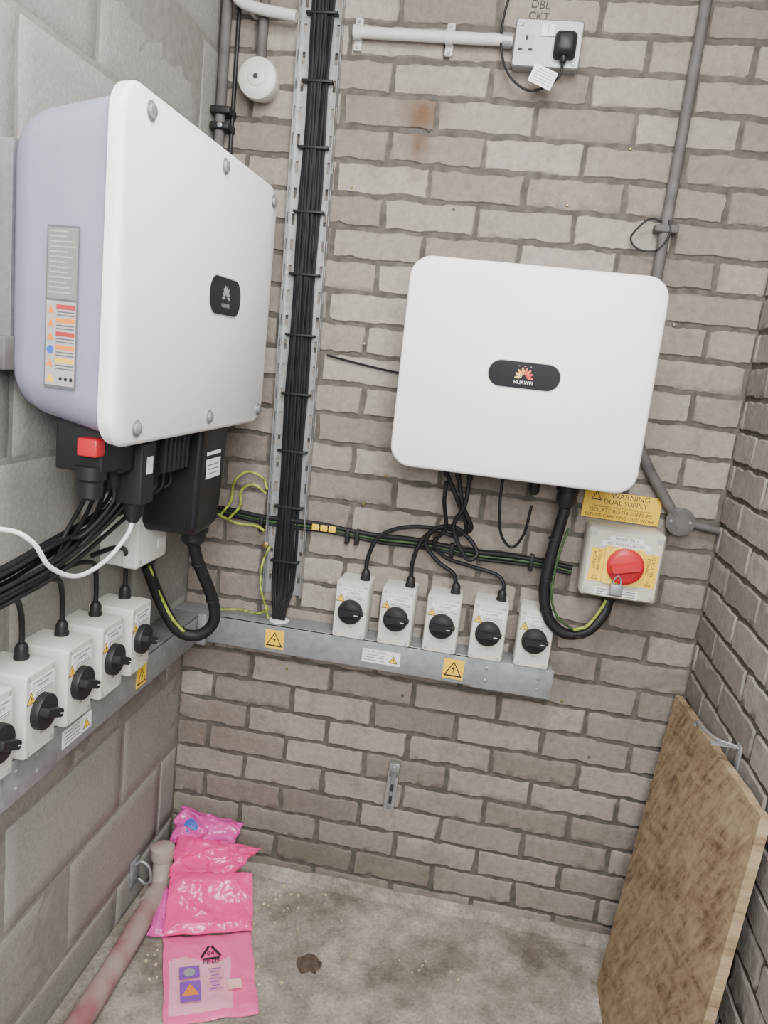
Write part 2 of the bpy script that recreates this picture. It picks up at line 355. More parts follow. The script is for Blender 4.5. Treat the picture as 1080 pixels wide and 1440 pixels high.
for i in range(13): 
    w_=.044-.018*random.random()
    plate('rating_text_%d'%(i+1),g,S,-.022+w_/2,.106-i*.007,.0014,w_,.0022,m_isog,.0002)
rows=[(-.002,m_sred),(-.021,m_sor),(-.040,m_sred),(-.059,m_sor),(-.078,m_yel)]
plate('warning_sticker_white',g,S,0,-.05,.001,.050,.120,m_isog,.0004)
for i,(y,mm) in enumerate(rows):
    plate('sticker_band_%d'%(i+1),g,S,.008,y+.004,.0014,.032,.0065,mm,.0002)
    for k in range(2): plate('sticker_line_%d_%d'%(i+1,k),g,S,.008,y-.003-.0045*k,.0014,.030,.0018,m_txtg,.0002)
    if i==3: lathe('sticker_mandatory',g,S,(-.017,y,.0014),(0,0,1),[(.006,0),(.006,.0003)],m_sblue,14)
    else: poly('sticker_triangle_%d'%(i+1),g,S,tri(-.017,y,.013),.0014,.0003,m_sor)
poly('sticker_triangle_low',g,S,tri(-.016,-.100,.014),.0014,.0003,m_yel)
for k in range(3): lathe('sticker_figure_%d'%k,g,S,(.002+.009*k,-.100,.0014),(0,0,1),[(.003,0),(.003,.0003)],m_txt,8)
F2=FL(-.79,1.28)
box('dc_switch_body',g,F2,-.022,.05,-.035,.045,.10,.18,m_blk,.004)
lathe('dc_switch_knob',g,FF,(.155,-.80,1.255),(0,0,-1),[(.024,0),(.024,.02),(.019,.025),(.019,.05),(.012,.054)],m_blk,16)
box('dc_switch_lock',g,F2,-.047,-.020,-.006,.022,.150,.183,m_red,.003)
for r_ in range(2):
    for i in range(8):
        y=-.715+.032*i;x=.10+.05*r_
        lathe('dc_connector_%d_%d'%(r_,i),g,FF,(x,y,1.325),(0,0,-1),[(.012,0),(.012,.07),(.009,.075),(.009,.115),(.006,.12)],m_blk,10)
box('connector_block',g,FL(-.6,1.27),-.14,.13,-.035,.05,.07,.175,m_blk,.006)
for k in range(6): box('connector_fin_%d'%k,g,FL(-.6,1.27),.0+.02*k,.007+.02*k,-.05,.03,.175,.188,m_blk,.001)
box('comms_cover',g,FL(-.67,1.235),-.025,.025,-.06,.05,.14,.19,m_blk,.004)
plate('comms_label',g,FL(-.67,1.235),.0,.01,.191,.022,.03,m_lab)
lathe('comms_gland',g,FF,(.165,-.67,1.18),(0,0,-1),[(.018,0),(.018,.025),(.014,.03),(.008,.04)],m_blk,12)
loft('ac_terminal_box',g,Fr((.13,-.395,1.07),(0,1,0),(0,0,1)),[(0,.05,.055,.015),(.02,.066,.068,.015),(.13,.07,.072,.012),(.24,.072,.075,.01)],m_boxblk)
FT=FL(-.395,1.21)
plate('terminal_label',g,FT,-.008,.0,.2045,.075,.04,m_lab)
plate('terminal_label_band',g,FT,-.008,.032,.2045,.075,.007,m_lab)
for k in range(3): plate('terminal_label_text_%d'%k,g,FT,-.008,.008-.009*k,.2054,.06,.002,m_txtg,.0002)
lathe('ac_gland',g,FF,(.15,-.35,1.075),(0,0,-1),[(.032,0),(.032,.02),(.026,.022),(.026,.04),(.018,.048)],m_blk,18)
# ------------------------------------------------------------------ cable trunking
def screw(g,F,x,y,z,r=.005): lathe('screw',g,F,(x,y,z),(0,0,1),[(r,0),(r,.001),(r*.6,.0025)],m_steel2,10)
g=group('cable_trunking',(0,0,.69))
F=FB(0,.69)
box('trunking_body',g,F,.0,.985,0,.073,-.001,.073,m_steel,.0012)
box('trunking_lid',g,F,.079,.985,.003,.0775,.0732,.0748,m_steel,.0005)
box('trunking_lid_top',g,F,.003,.985,.0735,.078,.001,.0748,m_steel,.0008)
box('end_coupler',g,F,.79,.99,-.001,.076,.0748,.0762,m_steel,.0004)
for y in (.022,.054): screw(g,F,.826,y,.0762);screw(g,F,.955,y*.9,.0762,.0035)
warn(g,F,.278,.038,.0748,.050,m_yel);warn(g,F,.745,.038,.0762,.052,m_yel)
plate('trunking_notice',g,F,.56,.037,.0748,.098,.036,m_lab);warn(g,F,.592,.035,.0756,.026)
text('notice_text',g,F,'Live DC Cable',.0095,.545,.049,.0757,m_txt);
for k in range(3): plate('notice_line_%d'%k,g,F,.542,.040-.007*k,.0756,.052,.0018,m_txtg,.0002)
F=FL(0,.69)
box('trunking_body_side',g,F,-1.45,-.074,0,.073,-.001,.073,m_steel,.0012)
box('trunking_lid_side',g,F,-1.45,-.079,.003,.0775,.0732,.0748,m_steel,.0005)
box('trunking_lid_top_side',g,F,-1.45,-.075,.0735,.078,.001,.0748,m_steel,.0008)
box('corner_flange',g,FF,.0752,.0975,-.0975,-.0752,.689,.772,m_steel,.001)
box('coupler_side',g,F,-.90,-.74,-.001,.076,.0748,.0762,m_steel,.0004)
for y in (.022,.054): screw(g,F,-.80,y,.0762);screw(g,F,-.86,y,.0762,.0035)
warn(g,F,-.41,.038,.0748,.046,m_yel)
plate('trunking_notice_side',g,F,-.672,.037,.0748,.10,.034,m_lab);warn(g,F,-.64,.036,.0756,.026)
for k in range(4): plate('notice_line_side_%d'%k,g,F,-.69,.048-.007*k,.0756,.052,.0018,m_txtg,.0002)
# ------------------------------------------------------------------ rotary isolators
def isolator(F,loc,gland,ang=0,d=.088):
    g=group('rotary_isolator_switch',loc)
    loft('enclosure_base',g,F,[(.0,.041,.072,.004),(.045,.041,.072,.004)],m_iso,cy=.073,n=3)
    loft('enclosure_lid',g,F,[(.046,.0425,.073,.005),(d-.004,.0425,.073,.005),(d,.040,.0705,.004)],m_iso,cy=.073,n=3)
    plate('lid_seam',g,F,0,.073,.0448,.0815,.1435,m_isog,.0014)
    for sx in (-1,1):
        for sy in (.009,.137): lathe('lid_screw',g,F,(sx*.033,sy,d-.0005),(0,0,1),[(.0042,0),(.0042,.001)],m_isog,10)
    plate('isolator_label',g,F,.004,.123,d,.064,.017,m_lab)
    text('label_title',g,F,'PV Array DC Isolator',.0062,.004,.1275,d+.0009,m_txt)
    text('label_text',g,F,'WARNING',.0065,.004,.1195,d+.0009,m_txt)
    plate('label_strip',g,F,.008,.107,d,.056,.009,m_lab)
    for k in range(2): plate('label_line_%d'%k,g,F,.008,.109-.004*k,d+.0008,.05,.0014,m_txtg,.0002)
    poly('warning_triangle_border',g,F,tri(-.028,.104,.023),d,.0006,m_txt)
    poly('warning_triangle_fill',g,F,tri(-.028,.1037,.0185),d+.0006,.0004,m_yel)
    poly('warning_bolt',g,F,[(-.0275,.108),(-.030,.103),(-.0275,.103),(-.029,.098),(-.0255,.1045),(-.0275,.1045)],d+.001,.0003,m_txt)
    lathe('dial',g,F,(.0,.071,d),(0,0,1),[(.031,0),(.031,.010),(.0295,.013),(.020,.014),(.019,.0145)],m_blk,32)
    R=F@Matrix.Translation((0,.071,d))@Matrix.Rotation(ang,4,'Z')
    loft('grip',g,R,[(.012,.027,.0085,.004),(.026,.026,.0075,.004),(.028,.024,.006,.003)],m_blk,n=4)
    box('pointer_tab',g,R,.024,.034,-.005,.005,.004,.014,m_blk,.001)
    plate('pointer_mark',g,R,.019,0,.028,.009,.0016,m_lab,.0002)
    text('off_mark',g,F,'OFF',.0055,.004,.030,d+.0002,m_txt);text('on_mark',g,F,'ON',.0055,.037,.070,d+.0002,m_txt)
    if gland:
        lathe('cable_gland',g,F,(.022,.146,.045),(0,1,0),[(.013,0),(.013,.006),(.0115,.007),(.0115,.018),(.009,.024),(.007,.027)],m_blk,12)
    return g
for i,x in enumerate((.471,.587,.702,.817,.930)):
    isolator(FB(x,.7685),(x,0,.7685),i<4)
YL=(-.468,-.588,-.706,-.826,-.942,-1.06)
GL=[isolator(FL(y,.7685),(0,y,.7685),True,ang=-.4,d=.096) for y in YL]
# ------------------------------------------------------------------ AC isolator & sign
g=group('ac_rotary_isolator',(1.103,0,1.058));F=FB(1.103,1.058)
loft('enclosure_base',g,F,[(0,.086,.081,.008),(.055,.087,.082,.008)],m_cream)
loft('enclosure_lid',g,F,[(.057,.089,.084,.010),(.092,.088,.083,.010),(.1,.082,.077,.010)],m_cream)
for sx in(-1,1):
    for sy in(-1,1): lathe('lid_screw',g,F,(sx*.074,sy*.069,.0995),(0,0,1),[(.006,0),(.006,.002)],m_isog,12)
plate('label_circuit',g,F,0,.062,.1,.075,.012,m_lab);text('circuit_text',g,F,'INVERTER 1',.010,0,.062,.1009,m_txt)
plate('label_fed_from',g,F,0,.049,.1,.11,.012,m_lab);text('fed_text',g,F,'FED FROM PV-BD 22P',.009,0,.049,.1009,m_txt)
plate('danger_label_a',g,F,-.060,-.005,.1,.030,.080,m_yel);plate('danger_label_b',g,F,.062,-.005,.1,.034,.080,m_yel)
text('danger_text_a',g,F,'DANGER\n400 VOLTS',.0105,-.060,.006,.1009,m_txt,rot=pi/2)
text('danger_text_b',g,F,'DANGER\n400 VOLTS',.0105,.062,.006,.1009,m_txt,rot=pi/2)
warn(g,F,-.060,-.034,.1009,.016);warn(g,F,.062,-.034,.1009,.016)
loft('yellow_faceplate',g,F,[(.1,.045,.045,.006),(.106,.044,.044,.006)],m_yelsw,cy=-.002)
lathe('red_handle',g,F,(.004,.002,.106),(0,0,1),[(.042,0),(.042,.012),(.038,.016),(.030,.018)],m_red,36)
loft('red_grip',g,F@Matrix.Translation((.004,.002,0))@Matrix.Rotation(.25,4,'Z'),[(.12,.036,.012,.006),(.138,.034,.0095,.006),(.140,.032,.008,.005)],m_red,n=4)
plate('notice_low',g,F,-.005,-.068,.1,.10,.020,m_lab)
for k in range(3): plate('notice_low_text_%d'%k,g,F,-.005,-.062-.006*k,.1008,.09,.002,m_txtg,.0002)
tube('padlock_shackle',g,[(-.018,-.042,.125),(-.018,-.03,.125),(-.010,-.02,.125),(-.002,-.03,.125),(-.002,-.042,.125)],.002,m_steel2,F)
box('padlock_body',g,F,-.024,.004,-.066,-.040,.119,.132,m_steel,.002)
lathe('bottom_gland',g,F,(-.01,-.082,.05),(0,-1,0),[(.02,0),(.02,.012),(.016,.02)],m_blk,14)
g=group('dual_supply_warning_sign',(1.093,0,1.18));F=FB(1.093,1.180)@Matrix.Rotation(-.012,4,'Z')
box('sign_plate',g,F,-.092,.092,-.034,.034,.001,.008,m_yel,.001)
poly('sign_triangle_border',g,F,tri(-.062,.022,.026),.008,.0005,m_txt);poly('sign_triangle_fill',g,F,tri(-.062,.0215,.019),.0085,.0005,m_yel)
text('sign_line_1',g,F,'WARNING',.019,.018,.025,.0082,m_txt);text('sign_line_2',g,F,'DUAL SUPPLY',.017,.008,.009,.0082,m_txt)
text('sign_line_3',g,F,'This Equipment is Fed from Multiple Sources',.0075,0,-.003,.0082,m_txt)
text('sign_line_4',g,F,'ISOLATE BOTH SUPPLIES',.0135,0,-.013,.0082,m_txt);text('sign_line_5',g,F,'BEFORE CARRYING OUT WORK',.0115,0,-.026,.0082,m_txt)
# ------------------------------------------------------------------ vertical cable tray + cables
g=group('cable_tray',(.25,0,1.6))
ang=.0193
F=Fr((.273,-.002,.83),(cos(ang),0,sin(ang)),(0,-1,0))
LT=1.76
def perf(name,Fm,w,x0s,x1s,th):
    V=[];f=[]
    def b(xa,xb,ya,yb):
        s=len(V);V.extend([(x,y,z) for z in (0,th) for y in (ya,yb) for x in (xa,xb)])
        f.extend([tuple(s+i for i in q) for q in [(0,1,3,2),(4,5,7,6),(0,1,5,4),(2,3,7,6),(0,2,6,4),(1,3,7,5)]])
    xs=0
    for a,c in zip(x0s,x1s):
        b(xs,a,0,LT);xs=c
        y=0
        while y<LT: b(a,c,y,min(y+.034,LT));y+=.060
    b(xs,w,0,LT)
    return mk(name,V,f,m_steel2,g,Fm)
perf('tray_base',F@Matrix.Translation((-.05,0,0)),.10,[.006,.084],[.013,.091],.0015)
perf('tray_flange_left',F@Matrix.Translation((-.05,0,0))@Matrix.Rotation(-pi/2,4,'Y'),.030,[.010],[.020],.0015)
perf('tray_flange_right',F@Matrix.Translation((.05,0,0))@Matrix.Rotation(-pi/2,4,'Y'),.030,[.010],[.019],.0015)
g=group('solar_cable_bundle',(.25,0,1.6))
for i in range(14):
    lx=-.036+.0080*(i%9)+(.004 if i>8 else 0)+(.006 if i>8 else 0);lz=.010 if i<9 else .017
    pts=[]
    for k in range(15):
        y=LT-.01-k*(LT-.04)/14
        s_=.68+.12*k/14
        pts.append(F@Vector((lx*s_+.004-.002*k/14+.002*sin(i*2.1+k*1.7),y,lz+.0015*sin(i*1.3+k))))
    pts.append(Vector((.276+lx*.5,-.035,.80)));pts.append(Vector((.276+lx*.42,-.04,.762)))
    tube('cable_%d'%(i+1),g,pts,.0042,m_cab,n=7,res=4)
for k in range(12):
    y=.09+k*.145
    box('cable_tie_%d'%(k+1),g,F,-.037,.038,y,y+.006,.004,.0235,m_blk,.001)
lathe('trunking_grommet',g,FF,(.276,-.04,.768),(0,0,1),[(.026,0),(.026,.002),(.022,.0025)],m_lab,20)
# ------------------------------------------------------------------ conduits
g=group('white_conduit',(.5,0,2.19))
tube('conduit_pipe',g,[(.328,-.022,2.190),(.688,-.022,2.190)],.0125,m_wcon,n=14)
for x in (.334,.546):
    F=FB(x,2.19)
    box('saddle_base',g,F,-.009,.009,-.034,.034,.0,.010,m_wcon,.002)
    lathe('saddle_band',g,F,(-.008,0,.022),(1,0,0),[(.0155,0),(.0155,.016)],m_wcon,20)
    for s in(-1,1): screw(g,F,0,s*.027,.010,.004)
lathe('coupler',g,FF,(.666,-.022,2.190),(1,0,0),[(.016,0),(.016,.02)],m_steel,18)
g=group('white_conduit',(.1,0,2.2))
tube('conduit_offset',g,[(.030,-.055,2.50),(.030,-.055,2.36),(.034,-.053,2.28),(.055,-.050,2.236),(.10,-.048,2.219),(.195,-.046,2.207)],.0125,m_wcon,n=14)
box('standoff_saddle',g,FB(.085,2.224),-.006,.006,-.012,.012,.0,.042,m_wcon,.002)
g=group('corner_conduit',(.02,0,2.2))
tube('pipe',g,[(.022,-.03,2.59),(.024,-.03,1.32)],.012,m_gpipe,n=14)
tube('pipe_thin',g,[(.045,-.012,2.59),(.047,-.012,1.32)],.005,m_blk,n=10)
for z in (1.965,2.0): box('clamp_%d'%(z*100),g,FB(.026,z),-.022,.026,-.008,.008,.0,.05,m_blk,.003)
screw(g,FB(.03,1.965),0,.0,.05,.006)
g=group('ceramic_lampholder',(.12,0,2.07))
tube('drop_conduit',g,[(.108,-.02,2.59),(.110,-.02,2.09)],.0115,m_gpipe,n=14)
lathe('back_box',g,FF,(.118,-.0005,2.068),(0,-1,0),[(.036,0),(.038,.03),(.045,.035),(.047,.055),(.045,.062),(.036,.068),(.020,.070)],m_ceram,36)
lathe('holder_ring',g,FF,(.118,-.068,2.068),(0,-1,0),[(.020,0),(.020,.004),(.016,.006),(.008,.0065)],m_ceram,28)
lathe('centre_hole',g,FF,(.118,-.0745,2.068),(0,-1,0),[(.006,0),(.006,.0003)],m_dark,16)
g=group('grey_conduit',(1.09,0,1.9))
tube('pipe',g,[(1.086,-.02,2.59),(1.0845,-.02,2.2),(1.081,-.02,1.73),(1.082,-.02,1.50),(1.092,-.02,1.38),(1.13,-.02,1.295),(1.215,-.022,1.18)],.0125,m_gpipe,n=14)
lathe('junction_lid',g,FF,(1.229,-.0005,1.168),(0,-1,0),[(.030,0),(.030,.026),(.034,.027),(.034,.031),(.031,.032)],m_gpipe,28)
screw(g,FB(1.229,1.168),-.022,0,.032,.004);screw(g,FB(1.229,1.168),.022,0,.032,.004)
tube('stub_pipe',g,[(1.25,-.018,1.165),(1.322,-.018,1.157)],.010,m_gpipe,n=12)
box('pipe_saddle',g,FB(1.083,1.822),-.026,.026,-.008,.008,.0,.036,m_gpipe,.003)
tube('tie_wire_loop',g,[(1.07,-.035,1.835),(1.04,-.03,1.838),(1.01,-.02,1.80),(1.03,-.02,1.775),(1.07,-.03,1.775),(1.09,-.036,1.81),(1.085,-.034,1.84)],.0022,m_cab,n=6)
# ------------------------------------------------------------------ socket
g=group('metal_clad_socket',(.765,0,2.18));F=FB(.765,2.180)
loft('back_box',g,F,[(0,.071,.046,.004),(.034,.072,.047,.005)],m_steel,n=3)
m_face=mat('socket_faceplate_steel',(.25,.26,.27),.45,metal=.4,var=.08)
loft('face_plate',g,F,[(.034,.0735,.0485,.006),(.041,.0735,.0485,.006),(.044,.071,.046,.005)],m_face,n=4)
for x,y in((-.010,.026),(.006,.026)): box('rocker_switch_%d'%(x*1000+20),g,F,x-.0075,x+.0075,y-.012,y+.012,.043,.048,m_lab,.001)
plate('outlet_insert',g,F,-.047,-.002,.0438,.040,.042,m_isog,.0004)
for i,(x,y,w,h) in enumerate([(-.046,.012,.005,.010),(-.058,-.012,.009,.005),(-.036,-.012,.009,.005)]): plate('pin_hole_%d'%i,g,F,x,y-.002,.0443,w,h,m_dark,.0004)
screw(g,F,-.06,.036,.044,.004);screw(g,F,.06,-.038,.044,.004)
loft('plug_body',g,F,[(.044,.024,.026,.01),(.065,.024,.026,.012),(.078,.019,.020,.012),(.082,.012,.014,.01)],m_blk,cx=.038,cy=-.006)
lathe('plug_cord_grip',g,F,(.038,-.026,.06),(0,-1,0),[(.008,0),(.008,.012),(.005,.016)],m_blk,10)
tube('cord',g,[(.803,-.06,2.138),(.80,-.06,2.112),(.775,-.05,2.092),(.735,-.04,2.085),(.69,-.035,2.115),(.665,-.03,2.17),(.662,-.028,2.24),(.68,-.028,2.33),(.70,-.03,2.45),(.70,-.03,2.59)],.0028,m_cab,n=8)
FG=FB(.765,2.105,.062)@Matrix.Rotation(-.35,4,'Z')
box('cord_tag',g,FG,-.028,.026,-.018,.02,0,.0015,m_lab)
for k in range(5): plate('tag_text_%d'%k,g,FG,0,.013-.006*k,.0016,.042,.0012,m_txtg,.0002)
t=text('handwritten_circuit_note',None,FB(.738,2.262),'DBL\nCKT',.024,0,0,.0008,m_txt,rot=-.05)
t.parent=wall_b
# ------------------------------------------------------------------ cables
def cab(g,name,pts,r=.0055,m=None): return tube(name,g,pts,r,m or m_cab,n=9)
g=group('inverter_output_cable',(.95,-.1,1.0))
cab(g,'sheath',[(.9525,-.1,1.175),(.945,-.1,1.12),(.935,-.1,1.03),(.936,-.1,.96),(.958,-.1,.90),(1.0,-.098,.872),(1.05,-.09,.885),(1.083,-.07,.925),(1.093,-.052,.965)],.0135)
cab(g,'earth_stripe',[(1.015,-.110,.888),(1.045,-.104,.901),(1.072,-.08,.935),(1.084,-.068,.96)],.004,m_gy)
cab(g,'earth_tail',[(.966,-.105,1.13),(.952,-.108,1.04),(.952,-.112,.965),(.973,-.112,.915),(1.015,-.110,.888)],.003,m_grn)
for (x,z) in((.940,1.10),(.934,1.0),(.945,.925),(1.03,.874)): lathe('tie',g,FF,(x,-.1,z-.003),(0,0,1),[(.0155,0),(.0155,.005)],m_blk,12)
g=group('dc_string_cable',(.66,-.05,1.05))
gy=-.045
cab(g,'cable_1',[(.493,gy,.935),(.494,gy,.975),(.515,gy,1.03),(.57,gy,1.062),(.64,gy,1.072),(.70,-.05,1.062),(.73,-.07,1.09),(.70,-.09,1.16),(.668,-.1,1.22)])
cab(g,'cable_2',[(.609,gy,.935),(.608,gy,.98),(.625,gy,1.04),(.67,gy,1.075),(.72,-.06,1.075),(.742,-.08,1.095),(.715,-.095,1.15),(.696,-.1,1.22)])
cab(g,'cable_3',[(.724,gy,.935),(.712,gy,.965),(.67,gy,.99),(.635,gy,1.03),(.65,-.05,1.07),(.70,-.055,1.085),(.745,-.07,1.06),(.765,-.08,1.03),(.74,-.09,1.02),(.70,-.09,1.09),(.72,-.1,1.15),(.724,-.1,1.22)])
cab(g,'cable_4',[(.839,gy,.935),(.84,gy,.955),(.82,-.035,.975),(.76,-.03,.985),(.69,-.035,1.0),(.655,-.045,1.035),(.68,-.06,1.08),(.67,-.09,1.15),(.67,-.098,1.2)],.005)
cab(g,'comms_loop',[(.80,-.1,1.245),(.802,-.1,1.16),(.815,-.09,1.09),(.845,-.08,1.06),(.868,-.09,1.10),(.875,-.1,1.17)],.0035)
g=group('wall_cable_run',(.5,0,1.03))
def run(z,off,r,m,x0=.04,nm='cable'): return tube(nm,g,[(x0+(1.0-x0)*k/12,-off,z+.02*(1-k/12)+.003*sin(k*1.9+z*50)) for k in range(13)],r,m,n=8,res=4)
run(1.018,.012,.0065,m_cab,nm='black_cable');run(1.009,.010,.0040,m_grn,nm='earth_cable');run(1.001,.010,.0045,m_cab,nm='black_cable_low')
for x in (.20,.43,.455,.70,.90): box('cable_clip',g,FB(x,1.012),-.005,.005,-.018,.022,.0,.022,m_blk,.001)
for x in (.345,.367,.389): box('cable_marker',g,FB(x,1.026),-.009,.009,-.008,.008,.006,.0195,m_yel,.001)
g=group('telephone_wire',(.45,0,1.45))
tube('wire',g,[(.330,-.006,1.462),(.40,-.006,1.452),(.50,-.006,1.440),(.60,-.006,1.432)],.0028,m_cab,n=6)
g=group('earth_wire',(.15,0,1.05))
w=m_gy
cab(g,'wire_1',[(.05,-.10,1.06),(.09,-.06,1.035),(.14,-.04,1.012),(.19,-.03,1.01),(.215,-.035,1.0)],.004,w)
cab(g,'wire_2',[(.10,-.05,1.03),(.125,-.05,1.07),(.13,-.05,1.12),(.16,-.045,1.15),(.20,-.04,1.14),(.215,-.038,1.11)],.0035,w)
cab(g,'wire_3',[(.12,-.05,1.02),(.15,-.05,1.06),(.15,-.05,1.10),(.18,-.045,1.12),(.212,-.038,1.10)],.0035,w)
cab(g,'wire_4',[(.235,-.040,.965),(.222,-.05,.92),(.225,-.06,.86),(.245,-.06,.80),(.25,-.055,.775)],.0032,w)
cab(g,'wire_5',[(.12,-.05,.776),(.17,-.05,.784),(.22,-.05,.782),(.25,-.05,.80)],.003,w)
lathe('earth_lug',g,FF,(.222,-.033,.965),(0,-1,0),[(.008,0),(.008,.006),(.004,.008)],m_brass,10)
g=group('inverter_supply_cable',(.13,-.32,.9))
cab(g,'sheath',[(.15,-.35,1.03),(.16,-.335,.98),(.185,-.30,.89),(.188,-.29,.83),(.155,-.30,.797),(.11,-.315,.81),(.075,-.335,.88),(.055,-.37,.968)],.0135)
cab(g,'earth_stripe',[(.135,-.33,.812),(.10,-.33,.845),(.075,-.35,.91),(.064,-.375,.968)],.004,m_gy)
for (p) in ((.16,-.335,.98),(.185,-.30,.89)): lathe('tie',g,FF,p,(.1,.1,-1),[(.0155,0),(.0155,.005)],m_blk,12)
g=group('cable_junction_box',(.04,-.40,1.06));F=FL(-.405,1.065)
loft('base',g,F,[(0,.068,.075,.006),(.05,.069,.076,.006)],m_iso,n=4)
loft('lid',g,F,[(.052,.071,.078,.008),(.078,.071,.078,.008),(.083,.066,.073,.006)],m_iso,n=4)
for sx in(-1,1):
    for sy in(-1,1): lathe('lid_screw',g,F,(sx*.056,sy*.063,.083),(0,0,1),[(.005,0),(.005,.0012)],m_isog,10)
lathe('gland',g,FF,(.055,-.37,.99),(0,0,-1),[(.019,0),(.019,.012),(.015,.018)],m_blk,12)
plate('side_label',g,F,.04,-.04,.0835,.035,.02,m_lab)
# DC cables hanging from the left inverter (part of it) and isolator tails
k=0
for r_ in range(2):
    for i in range(0,8,1):
        y=-.715+.032*i;x=.10+.05*r_;k+=1
        zz=1.06+.010*(k%5)+.004*r_;xx=.075+.012*(k%4)
        cab(g_left,'pv_cable_%d'%k,[(x,y,1.21),(x,y-.005,1.18),(x*.6+xx*.4,y-.05,1.13+.004*i),(xx,-.78-.01*(k%3),zz+.015),(xx,-.92,zz),(xx,-1.15,zz-.01),(xx,-1.35,zz-.01)],.0038)
for i,y in enumerate(YL):
    yy=y+.022
    cab(GL[i],'drop_cable',[(.045,yy,.936),(.045,yy,.965),(.05,yy-.012,1.0),(.065,yy-.05,1.035),(.075,yy-.12,1.055),(.078,yy-.2,1.06)],.0048)
tube('control_wire',g_left,[(.165,-.67,1.145),(.165,-.69,1.12),(.155,-.74,1.086),(.15,-.82,1.078),(.145,-.89,1.11),(.138,-.925,1.155),(.11,-.95,1.175),(.05,-1.02,1.18),(.02,-1.15,1.18)],.0038,m_lab,n=8)
# ------------------------------------------------------------------ small wall bracket
g=group('strut_bracket',(.622,0,.34));F=FB(.622,.34,-.001)@Matrix.Rotation(-.02,4,'Z')
box('channel_web',g,F,-.013,.013,-.07,.07,.0,.003,m_steel2)
box('channel_side_a',g,F,-.014,-.011,-.07,.07,.0,.018,m_steel2);box('channel_side_b',g,F,.011,.014,-.07,.07,.0,.018,m_steel2)
box('channel_lip_a',g,F,-.014,-.006,-.07,.03,.016,.0185,m_steel2);box('channel_lip_b',g,F,.006,.014,-.07,.03,.016,.0185,m_steel2)
box('top_tab',g,F,-.014,.014,.05,.072,.0,.022,m_steel2,.001);screw(g,F,0,.06,.022,.006)
for y in(-.045,-.01): plate('slot',g,F,0,y,.003,.008,.022,m_dark,.0003)
# screws left in the brickwork (parts of the back wall)
random.seed(3)
for (x,z) in [(.60,1.83),(.86,1.86),(.98,1.99),(.52,2.00),(.42,1.50),(.46,1.10),(.55,1.13),(.51,1.18),(.30,.62),(.62,.60),(1.03,.66),(1.12,.52),(1.14,1.62),(.95,1.10),(.35,1.86),(.20,.50)]:
    s_=lathe('screw_head',None,FB(x,z),(0,0,-.004),(0,0,1),[(.0035,0),(.0035,.006),(.002,.0075)],random.choice([m_gpipe,m_steel2,m_brass]),8)
    s_.parent=wall_b
# ------------------------------------------------------------------ floor pipe
g=group('floor_pipe',(.06,-.6,.04))
tube('pipe',g,[(.085,-1.6,.034),(.078,-.65,.034),(.062,-.24,.037),(.057,-.19,.05),(.052,-.17,.085),(.048,-.165,.115)],.0265,m_pinkp,n=18)
lathe('elbow_collar',g,FF,(.0485,-.166,.105),(-.05,0,1),[(.031,0),(.032,.012),(.031,.03),(.018,.038)],m_pinkp,20)
lathe('socket_collar',g,FF,(.064,-.27,.036),(-.035,1,.01),[(.031,0),(.031,.04)],m_pinkp,20)
box('wall_clip_plate',g,FL(-.235,.10),-.022,.022,-.035,.035,.0,.006,m_steel,.001)
tube('wall_clip_ring',g,[(.008,-.22,.07),(.03,-.225,.062),(.045,-.228,.08),(.04,-.23,.115),(.02,-.232,.13),(.006,-.235,.12)],.004,m_steel2)
# ------------------------------------------------------------------ OSB board
g=group('osb_board',(1.27,-.4,.4))
def bq(a,b_,c,d,n=24,mm=24):
    V=[]
    for j in range(mm+1):
        for i in range(n+1):
            u=i/n;v=j/mm;p=(a*(1-u)+b_*u)*(1-v)+(d*(1-u)+c*u)*v
            p=Vector(p)
            if i in(0,n) : p.y+=.003*noise.noise(p*30)
            if j==mm: p.z+=.005*noise.noise(p*28)
            V.append(p)
    return V
A=Vector((1.205,-.165,0.001));Bq=Vector((1.205,-.79,0.001));Cq=Vector((1.296,-.655,.79));D=Vector((1.296,-.022,.737))
nrm=(Bq-A).cross(D-A).normalized()
if nrm.x<0:nrm=-nrm
n=24;V1=bq(A,Bq,Cq,D);V2=[v+nrm*.018 for v in V1]
for v in V2: v.z=max(v.z,.001)
V=V1+V2;f=[];k=(n+1)*(n+1)
for j in range(n):
    for i in range(n):
        a=j*(n+1)+i;f.append((a,a+1,a+n+2,a+n+1));f.append((a+k,a+k+1,a+k+n+2,a+k+n+1))
bd=[i for i in range(n+1)]+[j*(n+1)+n for j in range(1,n+1)]+[n*(n+1)+i for i in range(n-1,-1,-1)]+[j*(n+1) for j in range(n-1,0,-1)]
for i in range(len(bd)):
    a,b_=bd[i],bd[(i+1)%len(bd)];f.append((a,b_,b_+k,a+k))
mk('board_sheet',V,f,m_osb,g)
g=group('steel_wall_hook',(1.3,-.4,.79))
box('wall_plate',g,FRt(-.425,.79),-.014,.014,-.035,.02,.0,.004,m_steel,.001)
box('arm',g,FF,1.268,1.3235,-.431,-.419,.803,.806,m_steel)
tube('hook_rod',g,[(1.318,-.425,.804),(1.285,-.40,.803),(1.272,-.35,.800),(1.270,-.315,.797),(1.269,-.310,.785)],.004,m_steel2,n=8)
